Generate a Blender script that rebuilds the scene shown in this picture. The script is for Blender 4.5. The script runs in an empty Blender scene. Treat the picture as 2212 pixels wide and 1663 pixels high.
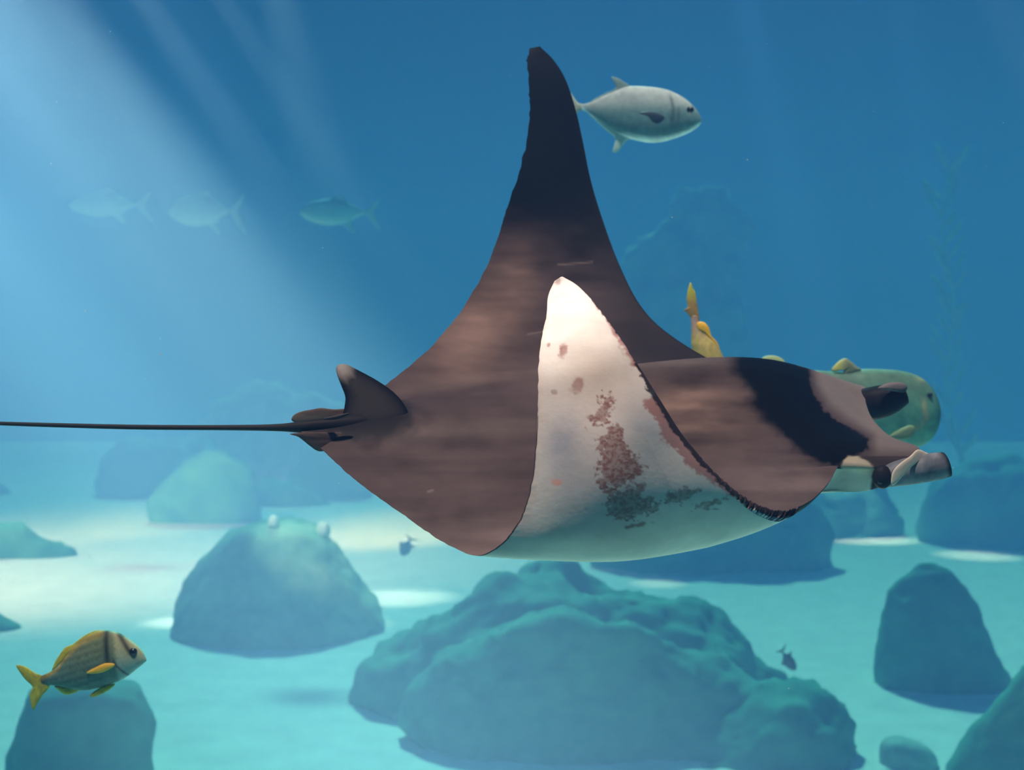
import bpy, math, random
import numpy as np
from mathutils import Vector

# ------------------------------------------------------------------ camera, world, lights
SC = bpy.context.scene
COL = SC.collection
IW, IH, FPX = 2212.0, 1663.0, 2800.0
FLOOR_Z = -4.4
KS = 4.4 / 3.2          # reach of the tank floor

cam_d = bpy.data.cameras.new('camera')
cam_d.sensor_fit = 'HORIZONTAL'
cam_d.sensor_width = 36.0
cam_d.lens = FPX / IW * 36.0
cam_d.clip_start = 0.05
cam_d.clip_end = 300.0
cam_d.dof.use_dof = True
cam_d.dof.focus_distance = 2.62
cam_d.dof.aperture_fstop = 4.6
cam = bpy.data.objects.new('camera', cam_d)
cam.rotation_euler = (math.radians(90), 0, 0)
COL.objects.link(cam)
SC.camera = cam


def W(px, py, d):
    """a point at distance d in front of the viewing window"""
    return Vector(((px - IW / 2) / FPX * d, d, (IH / 2 - py) / FPX * d))


world = bpy.data.worlds.new('world')
SC.world = world
world.use_nodes = True
bg = world.node_tree.nodes['Background']
bg.inputs['Color'].default_value = (0.020, 0.40, 0.95, 1)
bg.inputs['Strength'].default_value = 0.055


def aim(o, src, dst):
    src, dst = Vector(src), Vector(dst)
    o.location = src
    o.rotation_euler = (dst - src).to_track_quat('-Z', 'Y').to_euler()


def lamp(name, typ, src, dst, energy, color, **kw):
    l = bpy.data.lights.new(name, typ)
    l.energy = energy
    l.color = color
    for k, v in kw.items():
        setattr(l, k, v)
    o = bpy.data.objects.new(name, l)
    COL.objects.link(o)
    aim(o, src, dst)
    return o


R = math.radians
# daylight through the roof
lamp('sun_light', 'SUN', (0, 0, 30), (3, -30, 0), 7.3, (0.30, 1.0, 0.99), angle=R(4))
# warm lamp over the viewing window
lamp('window_lamp', 'SPOT', (-1.2, 0.9, 7.5), (-0.05, 2.8, 0.0), 3800, (1.0, 0.72, 0.64),
     spot_size=R(40), spot_blend=0.7, shadow_soft_size=0.35)
lamp('fish_fill_lamp', 'SPOT', (0.6, 3.6, 8.6), (1.3, 6.0, 0.4), 4200, (1.0, 0.95, 0.92),  # added lamp, brightens the fish behind the manta
     spot_size=R(34), spot_blend=0.8, shadow_soft_size=0.3)
# narrow lamp on the raised wing tip
tipc = W(1222, 668, 2.36)
lamp('beam_lamp', 'SPOT', tipc + Vector((-0.9, -2.0, 6.0)), tipc, 1700, (1.0, 0.82, 0.80),
     spot_size=R(2.3), spot_blend=0.5, shadow_soft_size=0.02)


def floor_pt(px, py):
    d = -FLOOR_Z * FPX / (py - IH / 2)
    return W(px, py, d)


# pools of lamp light on the sand: (pixel of pool, source offset, energy, cone)
for i, (px, py, off, en, cone) in enumerate([
        (400, 1345, (-6.7, -1.6, 24), 62000, 4.2),
        (850, 1290, (-8.3, -3.8, 24), 70000, 6.4),
        (1880, 1165, (-4.8, 3.2, 24), 90000, 7.5),
        (2110, 1200, (-1.6, 4.8, 24), 50000, 6.0),
        (1420, 1258, (-3.2, 6.4, 24), 26000, 3.6)]):
    p = floor_pt(px, py)
    lamp('pool_lamp', 'SPOT', p + Vector(off), p, en, (0.95, 0.93, 1.0),
         spot_size=R(cone), spot_blend=1.0, shadow_soft_size=0.05)
# broad milky light on one side of the tank
lamp('roof_lamp', 'SPOT', (-20, 22, 12.5), (-12, 32, -4), 80000, (1.0, 0.68, 0.66),
     spot_size=R(62), spot_blend=1.0, shadow_soft_size=0.6)
# lamp added to brighten the anemones and crown of the overgrown boulder
pc = W(655, 1165, 16.6 * KS)
lamp('pool_lamp', 'SPOT', pc + Vector((-5, -9, 20)), pc, 52000, (1.0, 0.95, 0.9),
     spot_size=R(5.6), spot_blend=1.0, shadow_soft_size=0.05)
# slanting shafts at the upper left
for i, (ax, ay, bx, by, d, far_, en, cone) in enumerate([
        (-260, -330, 260, 330, 13, 6, 110000, 15.0),
        (60, -120, 560, 620, 12, 14, 34000, 7.0),
        (230, -120, 700, 560, 14, 14, 44000, 5.0),
        (-190, -60, 330, 700, 11, 14, 44000, 9.0),
        (400, -120, 830, 520, 17, 14, 34000, 5.0),
        (560, -160, 680, 300, 16, 10, 26000, 7.0),
        (-420, -60, 250, 950, 13, 18, 60000, 12.0),
        (-650, 100, 50, 1000, 12, 18, 55000, 13.0),
        (-300, -100, 1000, 1560, 6.6, 0.4, 62000, 20.0),
        (-500, 100, 560, 1600, 6.8, 0.4, 40000, 20.0),
        (2080, -160, 2350, 420, 14, 6, 13000, 6.0)]):
    d *= KS
    a, b = W(ax, ay, d), W(bx, by, d + far_)
    dr = (a - b).normalized()
    lamp('shaft_lamp', 'SPOT', a + dr * 5.0, b, en * 3.0, (1.0, 0.52, 0.30) if d > 10 else (1.0, 0.80, 0.44),
         spot_size=R(cone), spot_blend=1.0, shadow_soft_size=0.05)

vs = SC.view_settings
vs.view_transform = 'Standard'
vs.look = 'None'
vs.exposure = 0.0
vs.gamma = 1.0
vs.use_curve_mapping = False
cy = SC.cycles
cy.use_denoising = True
cy.use_adaptive_sampling = True
cy.adaptive_threshold = 0.06
cy.max_bounces = 6
cy.diffuse_bounces = 3
cy.glossy_bounces = 2
cy.transmission_bounces = 2
cy.transparent_max_bounces = 8
cy.volume_bounces = 1
cy.sample_clamp_indirect = 4.0

# ------------------------------------------------------------------ helpers
rng = np.random.default_rng(7)


def tag(o, label=None, cat=None, group=None, kind=None):
    if label: o['label'] = label
    if cat: o['category'] = cat
    if group: o['group'] = group
    if kind: o['kind'] = kind
    return o


def sm(a, b, x):
    t = np.clip((x - a) / (b - a), 0, 1)
    return t * t * (3 - 2 * t)


_tab = rng.random((256, 256))


def vnoise(x, y):
    x = np.asarray(x, float); y = np.asarray(y, float)
    xi = np.floor(x).astype(int); yi = np.floor(y).astype(int)
    fx = x - xi; fy = y - yi
    fx = fx * fx * (3 - 2 * fx); fy = fy * fy * (3 - 2 * fy)
    g = lambda i, j: _tab[i & 255, j & 255]
    return ((g(xi, yi) * (1 - fx) + g(xi + 1, yi) * fx) * (1 - fy)
            + (g(xi, yi + 1) * (1 - fx) + g(xi + 1, yi + 1) * fx) * fy)


def fbm(x, y, o=4):
    s = 0; a = 0.5
    for k in range(o):
        s = s + a * (vnoise(x * 2 ** k + 17 * k, y * 2 ** k + 31 * k) - 0.5)
        a *= 0.55
    return s * 2


def poly_sd(x, y, poly):
    """signed distance to a polygon, negative inside"""
    p = np.array(poly, float)
    q = np.roll(p, -1, 0)
    best = np.full(x.shape, 1e18)
    inside = np.zeros(x.shape, bool)
    for (ax, ay), (bx, by) in zip(p, q):
        ex, ey = bx - ax, by - ay
        t = np.clip(((x - ax) * ex + (y - ay) * ey) / (ex * ex + ey * ey + 1e-9), 0, 1)
        best = np.minimum(best, (x - ax - t * ex) ** 2 + (y - ay - t * ey) ** 2)
        c = ((ay > y) != (by > y)) & (x < (bx - ax) * (y - ay) / (by - ay + 1e-12) + ax)
        inside ^= c
    d = np.sqrt(best)
    return np.where(inside, -d, d)


def catmull(P, up):
    """Catmull-Rom along axis 0 through the control points, `up` samples for each span"""
    P = np.asarray(P, float)
    n = len(P)
    E = np.concatenate([[2 * P[0] - P[1]], P, [2 * P[-1] - P[-2]]])
    out = []
    for i in range(n - 1):
        a, b, c, d = E[i], E[i + 1], E[i + 2], E[i + 3]
        for t in np.arange(up) / up:
            out.append(0.5 * (2 * b + (c - a) * t + (2 * a - 5 * b + 4 * c - d) * t * t + (3 * b - a - 3 * c + d) * t ** 3))
    out.append(P[-1])
    return np.array(out)


def closed_smooth(P, up=4):
    P = np.asarray(P, float)
    n = len(P)
    out = []
    for i in range(n):
        a, b, c, d = P[i - 1], P[i], P[(i + 1) % n], P[(i + 2) % n]
        for t in np.arange(up) / up:
            out.append(0.5 * (2 * b + (c - a) * t + (2 * a - 5 * b + 4 * c - d) * t * t + (3 * b - a - 3 * c + d) * t ** 3))
    return np.array(out)


def mesh_obj(name, V, F, mat, parent=None, col=None, smooth=True, origin=None):
    V = np.asarray(V, float)
    if origin is None:
        origin = np.zeros(3)
    origin = np.asarray(origin, float)
    me = bpy.data.meshes.new(name)
    me.from_pydata((V - origin).tolist(), [], F if isinstance(F, list) else F.tolist())
    if smooth:
        me.polygons.foreach_set('use_smooth', [True] * len(me.polygons))
    if col is not None:
        at = me.attributes.new('skin', 'FLOAT_COLOR', 'POINT')
        c = np.ones((len(V), 4)); c[:, :3] = col
        at.data.foreach_set('color', c.ravel())
    me.materials.append(mat)
    me.update()
    o = bpy.data.objects.new(name, me)
    COL.objects.link(o)
    if parent is not None:
        o.parent = parent
        o.location = Vector(origin) - parent.location
    else:
        o.location = Vector(origin)
    return o


def empty(name, loc):
    o = bpy.data.objects.new(name, None)
    o.empty_display_size = 0.1
    COL.objects.link(o)
    o.location = loc
    return o


def grid_faces(r, c, closed=False, flip=False, off=0):
    i, j = np.meshgrid(np.arange(r - 1), np.arange(c if closed else c - 1), indexing='ij')
    a = i * c + j; b = i * c + (j + 1) % c
    d = (i + 1) * c + j; e = (i + 1) * c + (j + 1) % c
    q = np.stack([a, b, e, d] if not flip else [a, d, e, b], -1).reshape(-1, 4)
    return (q + off).tolist()


# ------------------------------------------------------------------ materials
def new_mat(name):
    m = bpy.data.materials.new(name)
    m.use_nodes = True
    nt = m.node_tree
    return m, nt, nt.nodes, nt.links, nt.nodes['Principled BSDF']


def skin_mat(name, rough=0.5, spec=0.4, scale=(30, 30, 30), amt=0.25, bump=0.15, bscale=90, subsurf=0.0):
    """skin or fin: stored marking colours with fine procedural mottling and relief"""
    m, nt, N, L, b = new_mat(name)
    at = N.new('ShaderNodeAttribute'); at.attribute_name = 'skin'
    tc = N.new('ShaderNodeTexCoord')
    mp = N.new('ShaderNodeMapping'); mp.inputs['Scale'].default_value = scale
    L.new(tc.outputs['Object'], mp.inputs['Vector'])
    no = N.new('ShaderNodeTexNoise'); no.inputs['Scale'].default_value = 1.0
    no.inputs['Detail'].default_value = 6; no.inputs['Roughness'].default_value = 0.65
    L.new(mp.outputs['Vector'], no.inputs['Vector'])
    mr = N.new('ShaderNodeMapRange')
    mr.inputs['From Min'].default_value = 0.25; mr.inputs['From Max'].default_value = 0.75
    mr.inputs['To Min'].default_value = 1 - amt; mr.inputs['To Max'].default_value = 1 + amt
    L.new(no.outputs['Fac'], mr.inputs['Value'])
    mx = N.new('ShaderNodeVectorMath'); mx.operation = 'SCALE'
    L.new(at.outputs['Color'], mx.inputs[0]); L.new(mr.outputs['Result'], mx.inputs['Scale'])
    L.new(mx.outputs['Vector'], b.inputs['Base Color'])
    n2 = N.new('ShaderNodeTexNoise'); n2.inputs['Scale'].default_value = bscale; n2.inputs['Detail'].default_value = 4
    L.new(tc.outputs['Object'], n2.inputs['Vector'])
    bp = N.new('ShaderNodeBump'); bp.inputs['Strength'].default_value = bump; bp.inputs['Distance'].default_value = 0.004
    L.new(n2.outputs['Fac'], bp.inputs['Height']); L.new(bp.outputs['Normal'], b.inputs['Normal'])
    b.inputs['Roughness'].default_value = rough
    b.inputs['Specular IOR Level'].default_value = spec
    return m


def two_tone(name, c1, c2, scale, rough=0.9, bump=0.5, bdist=0.03, p0=0.35, p1=0.65):
    m, nt, N, L, b = new_mat(name)
    tc = N.new('ShaderNodeTexCoord')
    no = N.new('ShaderNodeTexNoise'); no.inputs['Scale'].default_value = scale
    no.inputs['Detail'].default_value = 8; no.inputs['Roughness'].default_value = 0.62
    L.new(tc.outputs['Object'], no.inputs['Vector'])
    cr = N.new('ShaderNodeValToRGB')
    cr.color_ramp.elements[0].position = p0; cr.color_ramp.elements[0].color = (*c1, 1)
    cr.color_ramp.elements[1].position = p1; cr.color_ramp.elements[1].color = (*c2, 1)
    L.new(no.outputs['Fac'], cr.inputs['Fac']); L.new(cr.outputs['Color'], b.inputs['Base Color'])
    n2 = N.new('ShaderNodeTexNoise'); n2.inputs['Scale'].default_value = scale * 4; n2.inputs['Detail'].default_value = 6
    L.new(tc.outputs['Object'], n2.inputs['Vector'])
    bp = N.new('ShaderNodeBump'); bp.inputs['Strength'].default_value = bump; bp.inputs['Distance'].default_value = bdist
    L.new(n2.outputs['Fac'], bp.inputs['Height']); L.new(bp.outputs['Normal'], b.inputs['Normal'])
    b.inputs['Roughness'].default_value = rough
    b.inputs['Specular IOR Level'].default_value = 0.15
    return m


M_manta = skin_mat('manta_skin', rough=0.5, spec=0.05, scale=(9, 26, 26), amt=0.10, bump=0.10, bscale=120)
M_fish = skin_mat('fish_skin', rough=0.58, spec=0.25, scale=(60, 60, 60), amt=0.15, bump=0.1, bscale=160)
M_far = skin_mat('far_fish_skin', rough=0.6, spec=0.3, scale=(8, 8, 8), amt=0.1, bump=0.0)
M_eye, _, _, _, _b = new_mat('eye_gloss')
_b.inputs['Base Color'].default_value = (0.006, 0.008, 0.012, 1); _b.inputs['Roughness'].default_value = 0.12
M_rock = two_tone('rock', (0.06, 0.27, 0.22), (0.12, 0.37, 0.27), 1.3)
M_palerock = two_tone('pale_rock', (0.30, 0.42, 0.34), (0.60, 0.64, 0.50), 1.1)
M_sand = two_tone('sand', (0.76, 0.72, 0.72), (0.90, 0.84, 0.82), 1.6, bump=0.35, bdist=0.05)
M_crown = two_tone('overgrown_rock', (0.10, 0.28, 0.23), (0.38, 0.52, 0.38), 0.9)
M_silt = two_tone('silty_mound', (0.34, 0.46, 0.42), (0.50, 0.60, 0.54), 2.5)
M_kelp = two_tone('kelp', (0.22, 0.44, 0.24), (0.42, 0.62, 0.34), 2.0)
M_anem = two_tone('pale_growth', (0.75, 0.75, 0.68), (0.9, 0.9, 0.85), 8, bump=0.0)

# ------------------------------------------------------------------ the setting: sand floor and water
nx, ny = 150, 150
gx = np.linspace(-60, 60, nx)
gy = np.linspace(-6, 100, ny)
X, Y = np.meshgrid(gx, gy, indexing='ij')
Z = FLOOR_Z + 0.05 * fbm(X * 0.22, Y * 0.22, 3)
fl = mesh_obj('floor', np.stack([X, Y, Z], -1).reshape(-1, 3), grid_faces(nx, ny), M_sand)
fl['kind'] = 'structure'
fl['label'] = 'pale rippled sand bed of the tank'

wm = bpy.data.materials.new('water')
wm.use_nodes = True
wn, wl = wm.node_tree.nodes, wm.node_tree.links
wn.remove(wn['Principled BSDF'])
vsn = wn.new('ShaderNodeVolumeScatter')
SS = (0.004, 0.0105, 0.028)
AA = (0.032, 0.020, 0.012)
vsn.inputs['Color'].default_value = tuple(s / 0.04 for s in SS) + (1,)
vsn.inputs['Density'].default_value = 0.04
vsn.inputs['Anisotropy'].default_value = -0.2
van = wn.new('ShaderNodeVolumeAbsorption')
van.inputs['Color'].default_value = tuple(1 - a / 0.1 for a in AA) + (1,)
van.inputs['Density'].default_value = 0.1
ad = wn.new('ShaderNodeAddShader')
wl.new(vsn.outputs[0], ad.inputs[0]); wl.new(van.outputs[0], ad.inputs[1])
wl.new(ad.outputs[0], wn['Material Output'].inputs['Volume'])
bx0, bx1, by0, by1, bz0, bz1 = -58, 58, -1.0, 98, FLOOR_Z - 0.7, 13
wv = [(x, y, z) for x in (bx0, bx1) for y in (by0, by1) for z in (bz0, bz1)]
wf = [[0, 1, 3, 2], [4, 6, 7, 5], [0, 4, 5, 1], [2, 3, 7, 6], [0, 2, 6, 4], [1, 5, 7, 3]]
# unseen slab added overhead to shade the manta and the near water
M_dark = two_tone('shade_slab_dark', (0.02, 0.022, 0.025), (0.03, 0.032, 0.036), 0.8)
def slab(name, x0, x1, y0, y1, z0, z1):
    v = [(x, y, z) for x in (x0, x1) for y in (y0, y1) for z in (z0, z1)]
    o = mesh_obj(name, v, wf, M_dark, smooth=False)
    o['kind'] = 'structure'
    return o
tag(slab('shade_slab', -30, 30, -1.6, 12.8, 9.0, 9.4), 'dark unseen slab added to keep the sun off the manta ray')
wo = mesh_obj('water', wv, wf, wm, smooth=False)
tag(wo, 'clear blue water filling the whole tank', 'water', kind='stuff')


# ------------------------------------------------------------------ rocks
def blob(prof, dc, k, n=36, up=6, lean=0.0):
    """a solid boulder: rows (image height, left, right) at distance dc, rounded in depth by k"""
    dc = dc * KS
    floor_py = IH / 2 - FLOOR_Z * FPX / dc
    prof = list(prof)
    prof.append((floor_py + 0.35 * FPX / dc, prof[-1][1], prof[-1][2]))
    P = catmull(np.array(prof, float), up)
    V = []
    s = dc / FPX
    for py, l, r in P:
        cx = ((l + r) / 2 - IW / 2) * s
        hw = abs(r - l) / 2 * s
        z = (IH / 2 - py) * s
        for j in range(n):
            a = 2 * math.pi * j / n
            V.append((cx + hw * math.cos(a), dc + lean * (z - FLOOR_Z) + k * hw * math.sin(a), z))
    F = grid_faces(len(P), n, closed=True, flip=True)
    F.append(list(range(n)))
    o = (len(P) - 1) * n
    F.append([o + j for j in range(n)][::-1])
    return V, F


_cl = {}


def clouds(size):
    if size not in _cl:
        t = bpy.data.textures.new('stone_relief', 'CLOUDS')
        t.noise_scale = size; t.noise_depth = 4
        _cl[size] = t
    return _cl[size]


def rock(name, label, blobs, mat=None, vox=0.09, rough=0.3, cat='rock', group=None):
    V, F = [], []
    for b in blobs:
        v, f = blob(**b)
        o = len(V)
        V += v
        F += [[i + o for i in q] for q in f]
    A = np.array(V)
    org = np.array([A[:, 0].mean(), A[:, 1].mean(), FLOOR_Z])
    ob = mesh_obj(name, A, F, mat or M_rock, origin=org)
    m = ob.modifiers.new('skin', 'REMESH'); m.mode = 'VOXEL'; m.voxel_size = vox * KS; m.use_smooth_shade = True
    for sz, st in ((1.3, rough * 1.9), (0.45, rough * 0.8), (0.16, rough * 0.35)):
        d = ob.modifiers.new('relief', 'DISPLACE')
        d.texture = clouds(round(sz * KS, 3)); d.strength = st * KS; d.mid_level = 0.5; d.texture_coords = 'GLOBAL'
    tag(ob, label, cat, group)
    return ob


rock('boulder', 'huge dark boulder lying on the sand right under the manta ray', [
    dict(prof=[(1262, 1050, 1400), (1300, 985, 1490), (1350, 905, 1580), (1400, 835, 1650), (1450, 785, 1700), (1500, 765, 1740)], dc=13.5, k=0.72),
    dict(prof=[(1515, 1600, 1745), (1532, 1540, 1785), (1560, 1480, 1806), (1605, 1420, 1832), (1650, 1380, 1850)], dc=11.4, k=0.75),
    dict(prof=[(1213, 1150, 1255), (1230, 1118, 1310), (1265, 1105, 1345), (1330, 1080, 1400)], dc=14.0, k=0.7),
    dict(prof=[(1340, 1150, 1400), (1400, 1040, 1520), (1470, 930, 1620), (1560, 880, 1700), (1600, 900, 1740)], dc=11.8, k=0.45)], vox=0.07, rough=0.34)
crown = rock('boulder', 'rounded boulder with pale growth on its crown, left of the huge boulder', [
    dict(prof=[(1132, 560, 640), (1150, 505, 690), (1200, 450, 735), (1250, 412, 770), (1300, 385, 800), (1358, 375, 830)], dc=17.0, k=0.95)],
    vox=0.08, rough=0.22, mat=M_crown)
rock('boulder', 'dark boulder under the yellow-finned fish that swims over the sand', [
    dict(prof=[(1468, 110, 270), (1488, 65, 305), (1530, 45, 330), (1600, 30, 340), (1663, 20, 350)], dc=10.4, k=0.8)], vox=0.05, rough=0.14)
rock('boulder', 'steep pointed dark boulder standing alone on bright sand', [
    dict(prof=[(1208, 1980, 2020), (1235, 1948, 2065), (1280, 1912, 2092), (1350, 1902, 2122), (1420, 1894, 2152), (1471, 1888, 2180)], dc=14.0, k=0.7)], vox=0.05, rough=0.15)
rock('boulder', 'dark boulder cut off by the frame beside the steep pointed boulder', [
    dict(prof=[(1425, 2215, 2300), (1500, 2170, 2400), (1580, 2115, 2450), (1663, 2055, 2480)], dc=10.3, k=0.5)], vox=0.06, rough=0.16)
rock('boulder', 'blocky distant boulder with pale crown behind the manta ray head', [
    dict(prof=[(985, 2100, 2170), (1010, 2045, 2230), (1060, 2005, 2290), (1163, 1995, 2300)], dc=26.5, k=0.8)], vox=0.12, rough=0.4)
rock('rock_ridge', 'long dark rock ridge stretching behind the manta ray belly', [
    dict(prof=[(1040, 1380, 1640), (1080, 1330, 1740), (1130, 1310, 1790), (1221, 1290, 1790)], dc=23.0, k=0.45)], vox=0.12, rough=0.5)
rock('rock_ridge', 'low hazy rock ridge under the manta ray head, behind the long ridge', [
    dict(prof=[(1030, 1650, 1880), (1070, 1600, 1925), (1120, 1580, 1950)], dc=28.0, k=0.5)], vox=0.12, rough=0.5)
far = 'far rocks in the haze behind the tail'
rock('boulder', 'wide hazy boulder below the manta ray tail whip, farthest of three touching ones', [
    dict(prof=[(950, 290, 420), (975, 230, 470), (1010, 212, 495), (1067, 225, 505)], dc=38.0, k=0.7)], vox=0.18, rough=0.5, group=far)
rock('boulder', 'tall hazy boulder in the middle of three touching ones below the tail whip', [
    dict(prof=[(972, 440, 505), (1000, 395, 540), (1040, 350, 560), (1090, 325, 560), (1120, 330, 556)], dc=30.5, k=0.5)], vox=0.15, rough=0.45, group=far)
rock('boulder', 'low hazy boulder right behind the rounded boulder with pale crown', [
    dict(prof=[(1036, 560, 650), (1060, 530, 690), (1090, 520, 720), (1111, 518, 735)], dc=34.5, k=0.45)], vox=0.15, rough=0.45, group=far)
rock('boulder', 'small hazy boulder seen below the pelvic fins of the manta ray', [
    dict(prof=[(945, 670, 740), (975, 645, 790), (1030, 640, 800)], dc=37.0, k=0.6)], vox=0.2, rough=0.5, group=far)
rock('boulder', 'flat hazy rock cut off by the frame below the tail whip end', [
    dict(prof=[(1140, -100, 50), (1160, -120, 105), (1197, -130, 160)], dc=24.5, k=0.7)], vox=0.12, rough=0.3, group=far)
rock('boulder', 'small hazy rock at the frame edge above the flat hazy rock', [
    dict(prof=[(1040, -60, 5), (1055, -70, 25), (1067, -80, 30)], dc=38.0, k=0.7)], vox=0.15, rough=0.3, group=far)
rock('boulder', 'small dark rock at the frame edge above the yellow-finned fish', [
    dict(prof=[(1322, -80, -15), (1342, -90, 20), (1358, -95, 45)], dc=17.0, k=0.8)], vox=0.06, rough=0.1)
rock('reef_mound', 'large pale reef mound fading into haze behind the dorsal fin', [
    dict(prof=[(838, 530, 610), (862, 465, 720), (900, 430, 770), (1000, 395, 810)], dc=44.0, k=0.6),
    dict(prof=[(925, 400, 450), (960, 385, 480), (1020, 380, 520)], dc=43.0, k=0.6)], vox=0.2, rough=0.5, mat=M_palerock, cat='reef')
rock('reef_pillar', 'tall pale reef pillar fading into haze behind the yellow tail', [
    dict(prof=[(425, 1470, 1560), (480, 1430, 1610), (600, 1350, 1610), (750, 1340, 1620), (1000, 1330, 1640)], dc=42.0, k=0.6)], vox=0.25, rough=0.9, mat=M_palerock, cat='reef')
rock('low_mound', 'low mound on the sand near the steep pointed boulder', [  # mound standing in for a faint darker patch on the sand
    dict(prof=[(1597, 1925, 1960), (1606, 1908, 1990), (1636, 1900, 2020)], dc=11.0, k=1.1)], vox=0.03, rough=0.06, mat=M_silt)


def growth(px, py, host, r, label):
    nn, mm = 10, 16
    V = []
    for i in range(nn):
        t = math.pi * i / (nn - 1)
        for j in range(mm):
            a = 2 * math.pi * j / mm
            q = r * (1 + 0.22 * math.sin(5 * a) * math.sin(t))
            V.append((q * math.sin(t) * math.cos(a), q * math.sin(t) * math.sin(a), 1.4 * q * math.cos(t)))
    bpy.context.view_layer.update()
    ev = host.evaluated_get(bpy.context.evaluated_depsgraph_get())
    for dy in range(0, 60, 2):                   # first point of the stone at or below that height
        ok, hit, nrm, _ = ev.ray_cast(-host.location, W(px, py + dy, 1.0).normalized())
        if ok: break
    c = np.array(host.location + hit) + r * np.array([0, -0.5, 0.7])
    o = mesh_obj('anemone', np.array(V) + c, grid_faces(nn, mm, closed=True), M_anem, origin=c)
    tag(o, label, 'anemone')


growth(591, 1136, crown, 0.09, 'small white anemone on the very top of the rounded boulder')
growth(699, 1155, crown, 0.115, 'larger white anemone on the shoulder of the rounded boulder')

# ------------------------------------------------------------------ kelp
kr = np.random.default_rng(3)
kb = W(2062, 1100, 33.0 * KS)
kb.z = FLOOR_Z
kelp = empty('kelp', kb)
tag(kelp, 'tall thin kelp strand rising in the haze behind the fish', 'kelp')


def tube(pts, rad, n=10):
    pts = np.asarray(pts, float)
    V = []
    t = np.gradient(pts, axis=0)
    t /= np.linalg.norm(t, axis=1)[:, None] + 1e-9
    ref = np.array([0.0, 1.0, 0.0])
    for p, d, r in zip(pts, t, rad):
        u = np.cross(d, ref); u /= np.linalg.norm(u) + 1e-9
        v = np.cross(u, d)
        for j in range(n):
            a = 2 * math.pi * j / n
            V.append(p + r * (math.cos(a) * u + math.sin(a) * v))
    F = grid_faces(len(pts), n, closed=True)
    F.append(list(range(n))[::-1])
    o = (len(pts) - 1) * n
    F.append([o + j for j in range(n)])
    return np.array(V), F


spine = []
for i in range(24):
    py = 1108 - i * 32
    p = W(2055 + 14 * math.sin(i * 0.55) + 10 * math.sin(i * 0.21 + 1), py, 33.0 * KS)
    spine.append(np.array(p))
V, F = tube(spine, np.linspace(0.10, 0.04, 24))
mesh_obj('stem', V, F, M_kelp, kelp, origin=np.array(kb))
for i in range(3, 24):
    for s in (-1, 1):
        if kr.random() < 0.3: continue
        b = spine[i]
        ln = kr.uniform(0.7, 1.3); wd = kr.uniform(0.14, 0.28); yy = kr.uniform(-0.5, 0.5)
        V = []
        for q in np.linspace(0, 1, 9):
            c = b + np.array([s * ln * (0.25 + 0.5 * q) * q ** 0.4 * 0.8, yy * q * ln, ln * (0.9 * q)])
            w = wd * math.sin(math.pi * min(1, q * 0.95 + 0.04)) ** 0.7
            for dx, dy in ((-w, 0), (0, -0.02), (w, 0), (0, 0.02)):
                V.append(c + np.array([dx * 0.8, dy + dx * 0.4, 0.1 * math.sin(q * 9) * 0.3]))
        F = grid_faces(9, 4, closed=True)
        mesh_obj('leaf', V, F, M_kelp, kelp, origin=np.array(kb))


# ------------------------------------------------------------------ generic fish pieces
def fin(name, poly, d, thick, parent, mat, colf, centre=None, tilt=(0, 0), up=4, ridges=0):
    """a fin: smooth outline, lens shaped in section"""
    P = closed_smooth(poly, up)
    c = np.array(centre if centre is not None else P.mean(0), float)
    ks = [1.0, 0.93, 0.8, 0.6, 0.4, 0.2]
    n = len(P)
    XY = [c + (P - c) * k for k in ks]
    V, C, F = [], [], []

    def put(xy, off):
        dd = d + tilt[0] * (xy[:, 0] - c[0]) + tilt[1] * (xy[:, 1] - c[1])
        for (x, y), q, of in zip(xy, dd, off):
            p = np.array(W(x, y, q)); p[1] += of
            V.append(p)
        C.append(xy)
    prof = [0.06, 0.45, 0.7, 0.9, 1.0, 1.0]
    for side in (-1, 1):
        base = len(V)
        for xy, pr in zip(XY, prof):
            rid = 0
            if ridges:
                an = np.arctan2(xy[:, 1] - c[1], xy[:, 0] - c[0])
                rid = 0.25 * np.sin(an * ridges) * pr
            put(xy, side * thick * (pr + rid) * np.ones(len(xy)))
        put(c[None], [side * thick])
        F += grid_faces(len(ks), n, closed=True, flip=(side > 0), off=base)
        cc = len(V) - 1
        o = base + (len(ks) - 1) * n
        for j in range(n):
            t = [o + j, o + (j + 1) % n, cc]
            F.append(t if side < 0 else t[::-1])
    m = len(V) // 2
    for j in range(n):
        F.append([j, m + j, m + (j + 1) % n, (j + 1) % n])
    xy = np.concatenate(C)
    col = colf(xy[:, 0], xy[:, 1])
    return mesh_obj(name, V, F, mat, parent, col=col, origin=np.array(parent.location) if parent else None)


def loft_body(name, pairs, d, parent, mat, colf, up=8, n=28, power=1.0, tilt=0.0):
    """pairs: (ax, ay, bx, by, half width in pixels); rings between the two outlines"""
    P = catmull(np.array(pairs, float), up)
    V, XY = [], []
    s = d / FPX
    for i, (ax, ay, bx, by, w) in enumerate(P):
        cx, cy_ = (ax + bx) / 2, (ay + by) / 2
        for j in range(n):
            a = 2 * math.pi * j / n
            x = cx + (ax - cx) * math.cos(a)
            y = cy_ + (ay - cy_) * math.cos(a)
            sg = math.sin(a)
            p = np.array(W(x, y, d))
            p[1] += -max(w, 0.5) * s * (abs(sg) ** power) * (1 if sg > 0 else -1) + tilt * (x - pairs[0][0]) * s
            V.append(p); XY.append((x, y))
    F = grid_faces(len(P), n, closed=True)
    F.append(list(range(n))[::-1])
    o = (len(P) - 1) * n
    F.append([o + j for j in range(n)])
    XY = np.array(XY)
    V = np.array(V)
    return mesh_obj(name, V, F, mat, parent, col=colf(XY[:, 0], XY[:, 1]), origin=np.array(parent.location))


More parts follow.
